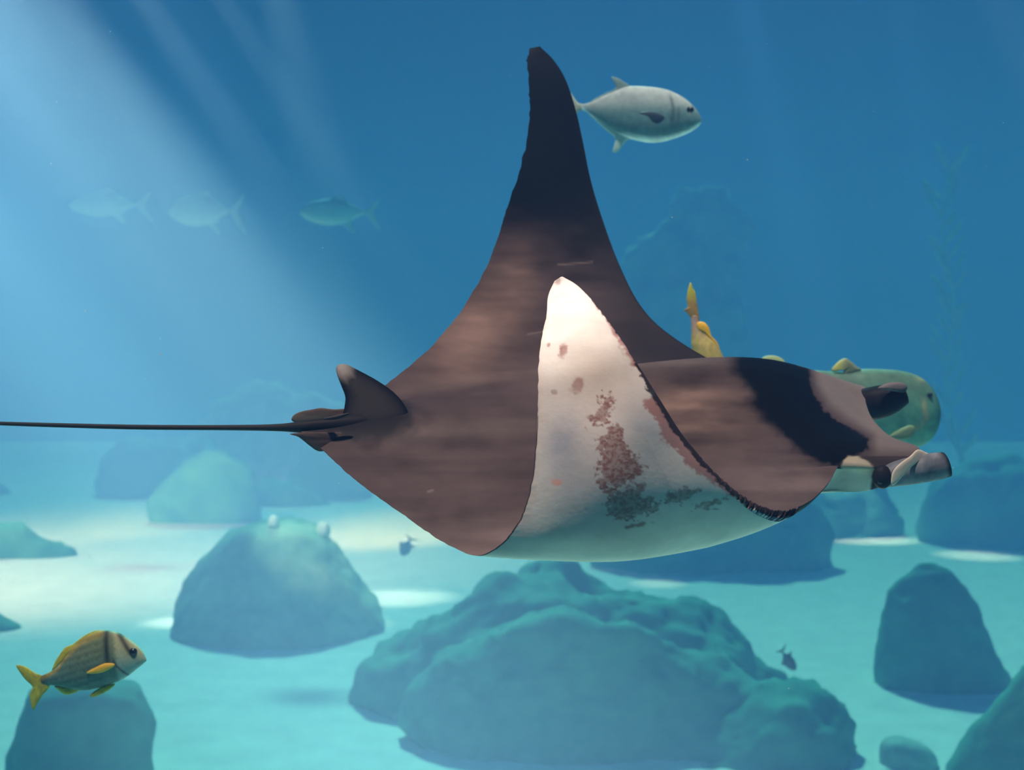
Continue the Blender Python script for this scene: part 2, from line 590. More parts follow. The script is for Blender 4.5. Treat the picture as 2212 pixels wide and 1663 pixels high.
def ball(name, px, py, d, r, parent, mat, flat=0.5, col=None, rx=1.0):
    nn, mm = 12, 18
    V = []
    c = np.array(W(px, py, d))
    for i in range(nn):
        t = math.pi * i / (nn - 1)
        for j in range(mm):
            a = 2 * math.pi * j / mm
            V.append(c + r * np.array([rx * math.sin(t) * math.cos(a), flat * math.sin(t) * math.sin(a), math.cos(t)]))
    cc = None if col is None else np.tile(np.array(col), (len(V), 1))
    return mesh_obj(name, V, grid_faces(nn, mm, closed=True), mat, parent, col=cc, origin=np.array(parent.location))


def lerp(a, b, t):
    t = np.asarray(t)[:, None]
    return np.asarray(a)[None] * (1 - t) + np.asarray(b)[None] * t


def const(c):
    return lambda x, y: np.tile(np.array(c, float), (len(x), 1))


# ---- silver jack
k = 6.9125
J = lambda l: [(1220 + x / k, 140 + y / k) for x, y in l]
dj = 5.6
fish = empty('jack_fish', W(1390, 250, dj))
tag(fish, 'deep-bodied silver fish swimming behind the raised wing tip', 'fish')


def jack_col(x, y):
    X = (x - 1220) * k; Y = (y - 140) * k
    n = fbm(x * 0.12, y * 0.25, 3)
    c = lerp((0.46, 0.48, 0.46), (0.17, 0.29, 0.28), sm(560, 760, Y + 40 * n))  # top light and lower shade painted into the flank
    belly = sm(-10, 40, Y - np.interp(X, [250, 740, 1000, 1300, 1600, 1850, 2050], [600, 1000, 1050, 1090, 1060, 960, 820]))
    c = c * (1 - belly[:, None]) + np.array((0.88, 0.92, 0.88)) * belly[:, None]  # white belly, floor light painted into its brightness
    gill = np.exp(-((X - 1580 - 20 * np.sin(Y / 90)) / 28) ** 2) * sm(440, 520, Y) * (1 - sm(860, 950, Y))
    g2 = np.exp(-((X - 1680) / 22) ** 2) * sm(620, 700, Y) * (1 - sm(850, 930, Y)) * 0.6
    c = c * (1 - 0.6 * np.clip(gill + g2, 0, 1))[:, None]
    return c * (1 + 0.25 * n)[:, None]


top = [(235, 595), (380, 560), (560, 470), (760, 385), (960, 322), (1250, 328), (1450, 355), (1600, 402), (1750, 480), (1880, 580), (1980, 695), (2035, 780)]
bot = [(235, 665), (380, 730), (560, 870), (760, 1010), (960, 1100), (1250, 1160), (1450, 1150), (1600, 1112), (1750, 1060), (1880, 1000), (1980, 935), (2035, 870)]
wid = [12, 22, 55, 95, 130, 155, 160, 158, 145, 115, 75, 30]
pairs = [(*J([t])[0], *J([b])[0], w / k) for t, b, w in zip(top, bot, wid)]
loft_body('body', pairs, dj, fish, M_fish, jack_col, power=0.9)
fc = const((0.22, 0.30, 0.28))
fin('dorsal_fin', J([(985, 345), (880, 255), (800, 205), (690, 178), (735, 245), (765, 310), (740, 365), (600, 430), (480, 490), (370, 560), (480, 540), (620, 470), (780, 420)]), dj, 0.004, fish, M_fish, fc, centre=J([(800, 350)])[0])
fin('anal_fin', J([(990, 1080), (900, 1150), (850, 1220), (780, 1300), (712, 1295), (738, 1200), (745, 1080), (600, 960), (330, 700), (480, 790), (620, 880), (780, 990)]), dj, 0.005, fish, M_fish, const((0.62, 0.75, 0.66)), centre=J([(800, 1060)])[0])
fin('tail_fin', J([(270, 590), (190, 560), (60, 380), (-80, 230), (-20, 430), (80, 630), (10, 820), (-50, 1010), (90, 880), (200, 700), (270, 665)]), dj, 0.005, fish, M_fish, const((0.45, 0.48, 0.36)), centre=J([(150, 630)])[0])
fin('pectoral_fin', J([(1490, 790), (1400, 720), (1270, 690), (1100, 720), (1240, 770), (1310, 850), (1400, 880)]), dj - 0.33, 0.006, fish, M_fish, const((0.035, 0.05, 0.07)), tilt=(0, 0))
ball('eye', *J([(1875, 672)])[0], dj - 0.215, 0.0155, fish, M_eye, flat=0.8)

# ---- yellow striped fish over the sand
K_ = lambda l: [(20 + x / k, 1340 + y / k) for x, y in l]
dp = 3.6
fish2 = empty('porkfish', W(180, 1430, dp))
tag(fish2, 'olive striped fish with bright yellow fins swimming above the sand', 'fish')
YEL = (0.50, 0.50, 0.03)


def pork_col(x, y):
    X = (x - 20) * k; Y = (y - 1340) * k
    n = fbm(x * 0.3, y * 0.3, 3)
    c = lerp((0.20, 0.27, 0.14), (0.12, 0.25, 0.20), sm(300, 900, Y))
    up = np.interp(X, [470, 720, 850, 1100, 1400, 1600, 1900], [830, 690, 520, 270, 145, 175, 370])
    c = lerp((1, 1, 1), (1, 1, 1), X * 0) * c
    dors = 1 - sm(40, 110, Y - up + 20 * n)
    dors *= 1 - sm(1350, 1500, X)
    c = c * (1 - dors[:, None]) + np.array((0.40, 0.36, 0.08)) * dors[:, None]
    # fine lengthwise stripes
    u = Y - np.interp(X, [470, 900, 1500], [900, 760, 560]) * 1.0
    st = 0.5 + 0.5 * np.sin(u / 17.0 + 2.2 * n)
    c = c * (1 - 0.30 * (st * (1 - sm(1400, 1500, X)))[:, None])
    head = sm(1560, 1640, X - 0.12 * (Y - 300) + 20 * n) * (1 - 0)
    c = c * (1 - head[:, None]) + lerp((0.42, 0.46, 0.27), (0.28, 0.44, 0.40), sm(400, 700, Y)) * head[:, None]
    bar = np.exp(-((X - 1470 - 0.10 * (Y - 150)) / 48) ** 2) * (1 - sm(520, 760, Y))
    e0 = np.interp(Y, [150, 300, 480, 560], [1620, 1730, 1850, 1920])
    eb = np.exp(-((X - e0) / 45) ** 2) * (1 - sm(480, 580, Y))
    gl = np.exp(-((X - np.interp(Y, [500, 650, 800], [1570, 1640, 1790])) / 26) ** 2) * sm(480, 600, Y) * (1 - sm(790, 850, Y))
    c = c * (1 - 0.85 * np.clip(bar + eb + 0.8 * gl, 0, 1))[:, None]
    tail = 1 - sm(480, 640, X)
    c = c * (1 - 0.45 * tail[:, None])
    return c * (1 + 0.2 * n)[:, None]


top = [(455, 835), (560, 792), (720, 695), (850, 530), (950, 400), (1100, 270), (1250, 185), (1400, 147), (1600, 175), (1750, 258), (1900, 370), (1990, 470), (2035, 550)]
bot = [(470, 985), (600, 965), (780, 985), (900, 1020), (1050, 1040), (1180, 1040), (1320, 1010), (1450, 975), (1640, 905), (1780, 825), (1920, 715), (2000, 650), (2045, 610)]
wid = [18, 40, 75, 110, 135, 150, 155, 155, 150, 130, 95, 60, 25]
pairs = [(*K_([t])[0], *K_([b])[0], w / k) for t, b, w in zip(top, bot, wid)]
loft_body('body', pairs, dp, fish2, M_fish, pork_col, power=0.9, up=20, n=128)
fy = lambda x, y: np.array(YEL)[None] * (1 + 0.5 * fbm(x * 0.25, y * 0.25, 3))[:, None]
fin('dorsal_fin', K_([(1400, 160), (1300, 150), (1180, 195), (1100, 240), (1020, 300), (940, 360), (840, 400), (780, 470), (700, 590), (650, 700), (640, 745), (720, 690), (850, 540), (980, 400), (1150, 260)]), dp, 0.004, fish2, M_fish, fy, centre=K_([(850, 500)])[0])
fin('tail_fin', K_([(500, 830), (400, 790), (240, 690), (105, 668), (150, 760), (230, 870), (345, 990), (312, 1080), (310, 1180), (335, 1300), (365, 1330), (420, 1240), (500, 1110), (610, 970)]), dp, 0.004, fish2, M_fish, lambda x, y: np.array((0.42, 0.44, 0.03))[None] * (1 + 0.7 * fbm(x * 0.2, y * 0.2, 3))[:, None], centre=K_([(440, 960)])[0])
fin('pectoral_fin', K_([(1580, 660), (1450, 638), (1300, 695), (1150, 785), (1300, 792), (1450, 750)]), dp - 0.20 / 6.9 * 1.0 - 0.0, 0.005, fish2, M_fish, const((0.80, 0.52, 0.03)))
fin('pelvic_fin', K_([(1580, 945), (1400, 980), (1280, 1050), (1205, 1120), (1240, 1145), (1380, 1100), (1500, 1030)]), dp - 0.008, 0.004, fish2, M_fish, fy)
fin('anal_fin', K_([(1080, 1020), (900, 1005), (680, 975), (720, 1030), (830, 1105), (950, 1090)]), dp, 0.004, fish2, M_fish, fy)
ball('eye', *K_([(1850, 470)])[0], dp - 0.0145, 0.0115, fish2, M_eye, flat=0.9)

# ---- yellow fish diving behind the manta, tail up
q = 8.3125
T_ = lambda l: [(1440 + x / q, 590 + y / q) for x, y in l]
dt = 4.3
fish3 = empty('yellow_fish', W(1540, 760, dt))
tag(fish3, 'yellow fish diving behind the manta ray with its tail up', 'fish')


def yel_col(x, y):
    X = (x - 1440) * q; Y = (y - 590) * q
    n = fbm(x * 0.2, y * 0.12, 3)
    c = lerp((0.36, 0.26, 0.20), (0.42, 0.34, 0.10), sm(900, 1250, Y))
    c = c * (0.65 + 0.35 * (1 - sm(520, 600, X - 0.1 * (Y - 800)) * (1 - sm(850, 950, Y))))[:, None]
    return c * (1 + 0.3 * n)[:, None]


L_ = [(430, 760), (440, 900), (442, 1050), (440, 1180), (450, 1350), (520, 1600), (700, 1900), (950, 2150), (1150, 2260)]
R_ = [(585, 760), (600, 880), (680, 1000), (790, 1130), (900, 1260), (1010, 1480), (1120, 1750), (1200, 2050), (1210, 2230)]
wd = [30, 40, 70, 110, 160, 200, 200, 130, 40]
pairs = [(*T_([a])[0], *T_([b])[0], w / q) for a, b, w in zip(R_, L_, wd)]
loft_body('body', pairs, dt, fish3, M_fish, yel_col, n=36)
fin('tail_fin', T_([(425, 165), (475, 280), (515, 345), (550, 560), (590, 860), (520, 850), (445, 815), (375, 725), (308, 660), (375, 615), (358, 460), (378, 320)]), dt, 0.006, fish3, M_fish,
    lambda x, y: lerp((0.46, 0.44, 0.03), (0.36, 0.22, 0.06), sm(250, 640, (y - 590) * q + 60 * fbm(x * .2, y * .2))), centre=T_([(470, 600)])[0])
fin('dorsal_fin', T_([(545, 900), (610, 868), (700, 900), (770, 1000), (805, 1130), (900, 1230), (960, 1380), (860, 1300), (700, 1080), (560, 1000)]), dt - 0.01, 0.008, fish3, M_fish, const((0.72, 0.42, 0.02)), centre=T_([(700, 1050)])[0])
ball('eye', *T_([(1090, 2080)])[0], dt - 0.05, 0.014, fish3, M_eye)

# ---- big green fish behind the head
g = 6.653
G_ = lambda l: [(1770 + x / g, 750 + y / g) for x, y in l]
dg = 5.2
fish4 = empty('grouper', W(1900, 860, dg))
tag(fish4, 'large green blunt-headed fish half hidden behind the manta ray head', 'fish')


def gr_col(x, y):
    X = (x - 1770) * g; Y = (y - 750) * g
    n = fbm(x * 0.06, y * 0.08, 4)
    c = lerp((0.08, 0.16, 0.10), (0.10, 0.30, 0.20), sm(450, 1000, Y))
    cr = np.exp(-((X - 1440 - 40 * np.sin(Y / 160)) / 45) ** 2) * sm(700, 800, Y) * (1 - sm(1000, 1080, Y))
    ln = np.exp(-((Y - np.interp(X, [1050, 1420], [1260, 1090])) / 40) ** 2) * sm(950, 1050, X) * (1 - sm(1400, 1450, X))
    hl = np.exp(-(((X - 1430) / 90) ** 2 + ((Y - 450) / 50) ** 2))
    hi = np.clip(cr + ln + 0.7 * hl, 0, 1)[:, None]
    c = c * (1 - hi) + np.array((0.34, 0.36, 0.18)) * hi
    dk = sm(1540, 1720, X + 60 * n)
    c = c * (1 - 0.5 * dk[:, None])
    return c * (1 + 0.45 * n)[:, None]


top = [(-640, 260), (-450, 330), (-100, 330), (330, 350), (620, 312), (900, 315), (1150, 335), (1350, 385), (1500, 470), (1620, 600), (1690, 750), (1725, 880)]
bot = [(-640, 480), (-450, 560), (-100, 850), (330, 1150), (620, 1320), (900, 1420), (1150, 1450), (1350, 1440), (1500, 1400), (1620, 1300), (1690, 1160), (1725, 1020)]
wid = [30, 50, 130, 260, 320, 340, 340, 330, 300, 240, 160, 60]
pairs = [(*G_([a])[0], *G_([b])[0], w / g) for a, b, w in zip(top, bot, wid)]
loft_body('body', pairs, dg, fish4, M_fish, gr_col, n=40)
fin('dorsal_fin', G_([(600, 330), (540, 280), (480, 225), (420, 185), (370, 158), (290, 195), (215, 265), (172, 330), (230, 352), (300, 300), (350, 320), (350, 400), (480, 420)]), dg - 0.02, 0.012, fish4, M_fish,
    lambda x, y: lerp((0.50, 0.46, 0.10), (0.22, 0.24, 0.12), sm(250, 430, (x - 1770) * g)), centre=G_([(430, 300)])[0])
fin('tail_fin', [(1700, 850), (1675, 840), (1640, 850), (1625, 830), (1638, 785), (1650, 771), (1670, 768), (1690, 775), (1698, 790), (1690, 815)], dg, 0.012, fish4, M_fish, const((0.36, 0.42, 0.16)))
fin('pectoral_fin', G_([(1380, 1160), (1300, 1120), (1130, 1190), (1000, 1290), (1180, 1330), (1340, 1280)]), dg - 0.25, 0.01, fish4, M_fish, const((0.14, 0.22, 0.10)))
ball('eye', *G_([(1590, 690)])[0], dg - 0.075, 0.012, fish4, M_eye)


# ---- faint fish in the distance, all facing the same way
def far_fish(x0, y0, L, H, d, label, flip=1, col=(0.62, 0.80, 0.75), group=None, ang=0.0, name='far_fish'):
    """x0,y0 nose; L length, H height in pixels; flip 1 = nose points to smaller x"""
    ca, sa = math.cos(ang), math.sin(ang)
    d = d * KS

    def T(u, v):
        X = flip * u * L; Y = v * H
        return (x0 + X * ca - Y * sa, y0 + X * sa + Y * ca)
    root = empty(name, W(*T(0.45, 0), d))
    tag(root, label, 'fish', group)
    prof = [(0.0, -0.03, 0.05, .02), (0.06, -0.22, 0.24, .12), (0.2, -0.42, 0.42, .22), (0.38, -0.5, 0.5, .26), (0.55, -0.40, 0.42, .22), (0.7, -0.2, 0.22, .12), (0.8, -0.07, 0.08, .05), (0.86, -0.05, 0.05, .03)]
    pairs = [(*T(u, a), *T(u, b), w * H) for u, a, b, w in prof]
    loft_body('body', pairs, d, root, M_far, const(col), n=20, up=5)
    th = 0.02 * H * d / FPX
    fin('tail_fin', [T(0.83, -0.06), T(0.91, -0.3), T(1.0, -0.55), T(0.965, -0.2), T(0.93, 0.02), T(0.97, 0.35), T(1.02, 0.75), T(0.92, 0.45), T(0.83, 0.06)], d, th, root, M_far, const(col), centre=T(0.89, 0.0))
    fin('dorsal_fin', [T(0.35, -0.42), T(0.42, -0.62), T(0.52, -0.66), T(0.56, -0.5), T(0.62, -0.3), T(0.5, -0.32)], d, th, root, M_far, const(col))
    fin('anal_fin', [T(0.5, 0.38), T(0.58, 0.55), T(0.68, 0.8), T(0.66, 0.5), T(0.66, 0.25)], d, th, root, M_far, const(col))
    return root


gg = 'pale fish in the distant haze'
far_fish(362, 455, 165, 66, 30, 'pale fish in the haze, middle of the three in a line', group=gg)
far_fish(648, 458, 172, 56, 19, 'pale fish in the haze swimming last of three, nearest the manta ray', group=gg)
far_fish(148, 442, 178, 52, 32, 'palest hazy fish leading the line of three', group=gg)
far_fish(868, 1200, 46, 26, 20, 'tiny dark fish over the sand between rounded boulder and manta ray', col=(0.06, 0.10, 0.12), ang=-1.1, name='small_fish')
far_fish(1718, 1448, 58, 24, 10.3, 'tiny dark fish hovering beside the huge boulder slope', col=(0.05, 0.09, 0.11), ang=R(235), flip=1, name='small_fish')

# ------------------------------------------------------------------ manta ray
RW, S = [], []


def row(L, a, b, c, T, th):
    RW.append([L, a, b, c, T]); S.append(th)


def line(L, T, th, bow=0.0):
    L, T = np.array(L, float), np.array(T, float)
    r = []
    for t in (0, .25, .5, .75, 1):
        p = L * (1 - t) + T * t
        p[2] += bow * 4 * t * (1 - t)
        r.append(tuple(p))
    row(*r, th)


# far wing, tip first: leading edge, trailing edge (image x, y, distance)
line((1166, 100, 3.97), (1146, 104, 3.97), 0.006)
line((1196, 130, 3.96), (1139, 126, 3.95), 0.010)
line((1222, 172, 3.94), (1140, 150, 3.93), 0.014)
line((1243, 235, 3.91), (1143, 205, 3.89), 0.018)
line((1258, 300, 3.87), (1142, 275, 3.84), 0.022)
line((1276, 388, 3.81), (1125, 358, 3.77), 0.026)
line((1302, 475, 3.74), (1093, 455, 3.68), 0.030, 0.01)
line((1338, 572, 3.66), (1053, 570, 3.55), 0.036, 0.02)
line((1385, 662, 3.58), (1000, 665, 3.42), 0.044, 0.02)
row((1450, 725, 3.52), (1320, 700, 3.50), (1190, 705, 3.45), (1065, 715, 3.38), (938, 742, 3.28), 0.06)
row((1560, 790, 3.50), (1390, 755, 3.46), (1225, 750, 3.40), (1045, 770, 3.28), (870, 802, 3.16), 0.09)
row((1700, 850, 3.50), (1490, 800, 3.44), (1280, 788, 3.33), (1050, 805, 3.20), (805, 850, 3.04), 0.13)
# far side of the head and the crest of the back
row((1815, 850, 3.46), (1580, 806, 3.38), (1335, 800, 3.24), (1070, 824, 3.10), (740, 890, 2.96), 0.18)
row((1866, 834, 3.36), (1640, 774, 3.24), (1375, 786, 3.11), (1090, 836, 3.00), (690, 908, 2.90), 0.22)
row((1870, 868, 3.28), (1660, 792, 3.14), (1385, 808, 3.03), (1100, 850, 2.94), (655, 921, 2.87), 0.24)
row((1886, 906, 3.19), (1672, 836, 3.05), (1395, 846, 2.95), (1100, 872, 2.88), (648, 928, 2.85), 0.25)
row((1925, 943, 3.08), (1684, 892, 2.97), (1400, 896, 2.87), (1100, 908, 2.83), (652, 936, 2.83), 0.22)
row((1986, 970, 2.97), (1690, 945, 2.90), (1402, 945, 2.80), (1096, 950, 2.78), (685, 962, 2.80), 0.19)
# near side of the head, then the near wing sweeping down and curling up
row((1924, 1008, 2.925), (1676, 978, 2.84), (1400, 986, 2.73), (1090, 990, 2.71), (725, 1000, 2.74), 0.16)
row((1862, 1016, 2.91), (1650, 1003, 2.79), (1390, 1026, 2.66), (1086, 1030, 2.65), (768, 1036, 2.67), 0.14)
row((1816, 1003, 2.89), (1622, 1032, 2.72), (1380, 1064, 2.58), (1092, 1072, 2.57), (812, 1070, 2.60), 0.11)
row((1792, 1040, 2.80), (1592, 1070, 2.64), (1370, 1103, 2.51), (1110, 1112, 2.49), (862, 1106, 2.52), 0.075)
row((1752, 1080, 2.69), (1562, 1104, 2.55), (1360, 1138, 2.43), (1130, 1146, 2.42), (915, 1143, 2.44), 0.055)
row((1700, 1100, 2.58), (1530, 1132, 2.46), (1350, 1166, 2.36), (1150, 1176, 2.34), (970, 1178, 2.37), 0.044)
row((1644, 1090, 2.48), (1500, 1138, 2.39), (1342, 1178, 2.305), (1180, 1192, 2.285), (1030, 1200, 2.31), 0.038)
row((1590, 1058, 2.40), (1470, 1112, 2.33), (1332, 1150, 2.265), (1200, 1168, 2.255), (1083, 1174, 2.275), 0.034)
row((1535, 1010, 2.35), (1440, 1066, 2.29), (1325, 1104, 2.245), (1215, 1124, 2.24), (1122, 1124, 2.255), 0.030)
row((1475, 942, 2.32), (1400, 995, 2.27), (1315, 1030, 2.235), (1220, 1048, 2.235), (1147, 1048, 2.25), 0.027)
row((1425, 865, 2.31), (1365, 915, 2.265), (1300, 944, 2.245), (1225, 958, 2.245), (1158, 954, 2.26), 0.024)
row((1375, 785, 2.325), (1325, 825, 2.29), (1278, 848, 2.275), (1220, 860, 2.275), (1162, 855, 2.285), 0.021)
row((1325, 710, 2.355), (1285, 740, 2.325), (1248, 758, 2.315), (1206, 768, 2.315), (1165, 762, 2.325), 0.018)
row((1282, 653, 2.40), (1256, 672, 2.38), (1232, 684, 2.37), (1206, 690, 2.37), (1180, 684, 2.38), 0.014)
line((1250, 620, 2.435), (1184, 640, 2.43), 0.010)
line((1218, 600, 2.47), (1198, 606, 2.47), 0.005)

UPR, UPC = 28, 80
G = np.array(RW, float)                       # rows x 5 x 3
Gr = catmull(G, UPR)                          # dense rows
Gc = np.transpose(catmull(np.transpose(Gr, (1, 0, 2)), UPC), (1, 0, 2))
nr, nc = Gc.shape[:2]
cc = np.linspace(0, 1, nc)
# finer sampling towards the edges of the fins
warp = 0.5 - 0.5 * np.cos(np.pi * (0.06 + 0.88 * cc)); warp = (warp - warp[0]) / (warp[-1] - warp[0])
Gd = np.empty_like(Gc)
for a in range(3):
    for i in range(nr):
        Gd[i, :, a] = np.interp(warp, cc, Gc[i, :, a])
cc = warp
rr = np.arange(nr) / UPR                      # row coordinate
th = catmull(np.array(S)[:, None], UPR)[:, 0]
# worn, slightly ragged trailing edge
rag = fbm(rr * 5.0, rr * 0 + 3.3, 3) * 4.0
edge = np.clip((cc - 0.93) / 0.07, 0, 1) ** 1.5
Gd[:, :, 0] += (rag * (rr < 31))[:, None] * edge[None] * np.where((rr > 24), 0.7, 1.0)[:, None]
lead = np.clip((0.035 - cc) / 0.035, 0, 1)
rag2 = np.abs(fbm(rr * 26.0, rr * 0 + 9.1, 3)) * 10.0 * ((rr > 22.5) & (rr < 26.5))
Gd[:, :, 1] += rag2[:, None] * lead[None]
PX, PY, PD = Gd[..., 0], Gd[..., 1], Gd[..., 2]
D3 = np.stack([(PX - IW / 2) / FPX * PD, PD, (IH / 2 - PY) / FPX * PD], -1)
du = np.gradient(D3, axis=0); dv = np.gradient(D3, axis=1)
N3 = np.cross(du, dv)
N3 /= np.linalg.norm(N3, axis=-1, keepdims=True) + 1e-12
mi, mj = int(15 * UPR), int(nc * 0.45)
if N3[mi, mj, 2] < 0:
    N3 = -N3
# thickness across the chord: blunt at the head, keen at the wings
hd = sm(12.2, 13.4, rr) * (1 - sm(19.2, 20.3, rr))
c0 = 0.03 + 0.30 * (1 - hd)
lf = np.sqrt(np.clip(1 - (1 - np.clip(cc[None] / c0[:, None], 0, 1)) ** 2, 0, 1))
lf = lf * (hd[:, None] * (0.42 + 0.58 * sm(0.0, 0.4, cc)[None]) + (1 - hd[:, None]))
tf = np.clip((1 - cc) / 0.75, 0, 1) ** 0.85
T3 = th[:, None] * lf * tf[None]
Nb = N3[mi, mj]
wb = (sm(11.6, 12.8, rr) * (1 - sm(20.0, 21.5, rr)))[:, None, None]
NU = N3 * (1 - wb) + Nb * wb
NU /= np.linalg.norm(NU, axis=-1, keepdims=True)
V3 = D3 - NU * T3[..., None]
VX = V3[..., 0] / V3[..., 1] * FPX + IW / 2
VY = IH / 2 - V3[..., 2] / V3[..., 1] * FPX

# --- colours of the back: markings and painted highlights
x, y = PX.ravel(), PY.ravel()
RRf = np.repeat(rr, nc); CCf = np.tile(cc, nr)
n1 = fbm(x * 0.006, y * 0.02, 4); n2 = fbm(x * 0.03, y * 0.03, 4); n3 = fbm(x * 0.10, y * 0.10, 3)
dors = np.tile(np.array((0.084, 0.066, 0.068)), (len(x), 1))


def mixc(c, col, m):
    m = np.clip(m, 0, 1)[:, None]
    return c * (1 - m) + np.array(col)[None] * m


def gau(cx, cy_, sx, sy, rot=0.0):
    dx, dy = x - cx, y - cy_
    ca, sa = math.cos(rot), math.sin(rot)
    return np.exp(-(((dx * ca + dy * sa) / sx) ** 2 + ((-dx * sa + dy * ca) / sy) ** 2))


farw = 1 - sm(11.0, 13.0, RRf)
dors = mixc(dors, (0.23, 0.165, 0.145), farw * 1.0 * gau(1030, 710, 70, 130, 0.6) + farw * 0.5 * gau(1120, 590, 40, 90))  # pale brown patches with some of the skin sheen painted in
dors = mixc(dors, (0.23, 0.165, 0.14), (1 - farw) * (RRf < 21) * 0.95 * gau(1490, 885, 110, 62, 0.2) * (1 + n1))  # near shoulder patch, also lightened for sheen
dors = mixc(dors, (0.19, 0.155, 0.155), (RRf > 18) * (0.75 * sm(1060, 1190, y) * (x < 1250) + 0.8 * gau(1690, 1045, 130, 45)))  # highlights on the trailing lobes and wing bowl painted in
dors = mixc(dors, (0.15, 0.125, 0.12), 0.5 * (RRf > 13) * (RRf < 20) * gau(1010, 930, 170, 22, -0.08))
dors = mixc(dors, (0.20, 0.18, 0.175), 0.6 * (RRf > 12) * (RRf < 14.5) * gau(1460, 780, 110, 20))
dors = mixc(dors, (0.05, 0.04, 0.042), (RRf > 12) * (RRf < 17) * 0.6 * gau(1420, 838, 130, 20, -0.05))
dors = mixc(dors, (0.19, 0.15, 0.14), 0.6 * (RRf > 10) * (RRf < 14) * gau(1010, 822, 150, 12, -0.14))  # highlight along the back ridge painted as a pale line
dors *= (1 + 0.45 * n1 + 0.12 * n2 + 0.25 * fbm(x * 0.004 + 3, y * 0.045, 3))[:, None]
# outer far wing black
bl = farw * (1 - sm(430, 640, y + 40 * n1 - 0.25 * (x - 1150)))
dors = mixc(dors, (0.003, 0.005, 0.008), bl)
dors = mixc(dors, (0.03, 0.03, 0.034), farw * 0.75 * sm(1250, 1400, x) * (1 - sm(12, 12.6, RRf)))
# shoulder bar
bar = [(1585, 755), (1660, 768), (1742, 796), (1752, 838), (1780, 884), (1825, 915), (1874, 948), (1874, 968), (1830, 990), (1812, 1003), (1770, 998), (1715, 965), (1660, 905), (1622, 855), (1600, 810)]
sd = poly_sd(x, y, bar)
lft = sm(1700, 1560, x + 0.55 * (800 - y))
m = 1 - sm(-3 - 16 * lft, 5 + 22 * lft, sd + n1 * 22 * (0.3 + lft) + n3 * 7)
near = (RRf > 12.3) & (RRf < 22)
dors = mixc(dors, (0.004, 0.005, 0.007), m * near)
# grey crown of the head
hm = sm(0, 30, sd) * sm(1730, 1765, x) * near * (y < 985)
dors = mixc(dors, (0.27, 0.25, 0.25), 0.9 * hm * (1 - 0.6 * sm(920, 990, y)))
# cream shoulder patch behind the eye
cp = poly_sd(x, y, [(1818, 1006), (1821, 994), (1832, 985), (1856, 987), (1880, 1000), (1890, 1016), (1886, 1062), (1826, 1064), (1824, 1024)])
dors = mixc(dors, (0.60, 0.57, 0.44), (RRf > 17.3) * (RRf < 21) * (1 - sm(-2, 3, cp + 4 * n3)))
# dark tail root
dors = mixc(dors, (0.016, 0.017, 0.02), 0.95 * (1 - sm(0.55, 1.25, np.sqrt(((x - 790) / 125) ** 2 + ((y - 905) / 56) ** 2) + 0.3 * n2)) * (RRf > 12))
# dark rim of the wings
dors = mixc(dors, (0.02, 0.02, 0.024), 0.8 * (1 - sm(0.0, 0.02, CCf)) * (RRf < 12))
dors = mixc(dors, (0.012, 0.012, 0.014), (1 - sm(0.0, 0.012, 1 - CCf)) * (RRf > 24))
# pale scratches
for (ax, ay, bx, by, w) in [(1140, 722, 1175, 716, 0.2), (1205, 572, 1280, 566, 0.2), (925, 1062, 934, 1059, 1.2)]:
    t = np.clip(((x - ax) * (bx - ax) + (y - ay) * (by - ay)) / ((bx - ax) ** 2 + (by - ay) ** 2), 0, 1)
    dd = np.hypot(x - ax - t * (bx - ax), y - ay - t * (by - ay))
    dors = mixc(dors, (0.32, 0.28, 0.27), 0.35 * (1 - sm(w, w + 3, dd)))

# --- colours of the belly side: markings and painted light
x, y = VX.ravel(), VY.ravel()
n1 = fbm(x * 0.008, y * 0.012, 4); n2 = fbm(x * 0.04, y * 0.05, 4); n3 = fbm(x * 0.11 + 5, y * 0.16, 3)
vent = np.tile(np.array((0.78, 0.77, 0.73)), (len(x), 1))
vent *= (1 + 0.10 * n1 + 0.05 * n2)[:, None]
wing = RRf > 21
# smoky grey areas, bluish tint painted in for weak fill light
vent = mixc(vent, (0.46, 0.50, 0.56), wing * 0.75 * (gau(1215, 950, 40, 70) + 0.7 * gau(1400, 930, 45, 80, -0.5) + 0.5 * gau(1260, 1020, 70, 60)) * (1 + 1.2 * n1))
vent = mixc(vent, (0.60, 0.54, 0.47), wing * 0.8 * gau(1280, 800, 75, 70))  # tan tone painted in to dim the over-lit upper wing
vent = mixc(vent, (0.88, 0.80, 0.78), wing * 0.8 * (1 - sm(-15, 15, poly_sd(x, y, [(1180, 590), (1290, 640), (1275, 690), (1215, 745), (1170, 740)]) + 12 * n2)))  # bright patch of light on the wing tip painted in
# pale seam along the trailing edge
vent = mixc(vent, (0.76, 0.70, 0.65), wing * 0.7 * (1 - sm(8, 22, (1 - CCf) * 300 + 16 * n2)) * (y < 1130))
ROSE = (0.30, 0.145, 0.125)
blots = [  # outline, noise strength, colour strength
    ([(1310, 853), (1322, 852), (1324, 880), (1318, 905), (1340, 930), (1348, 965), (1365, 985), (1392, 1005), (1385, 1025), (1355, 1035), (1330, 1052), (1298, 1048), (1292, 1015), (1302, 985), (1296, 965), (1308, 940), (1300, 915), (1278, 920), (1284, 895), (1296, 870)], 17, 1.0),
    ([(1310, 1062), (1395, 1048), (1385, 1068), (1420, 1090), (1415, 1105), (1370, 1122), (1320, 1112), (1312, 1090)], 17, 0.85),
    ([(1437, 1066), (1480, 1052), (1515, 1050), (1500, 1068), (1470, 1085), (1440, 1083)], 11, 0.8),
    ([(1498, 1090), (1530, 1076), (1566, 1080), (1545, 1096), (1495, 1106)], 9, 0.8),
    ([(1350, 1137), (1385, 1128), (1410, 1128), (1380, 1138), (1352, 1142)], 4, 0.9)]
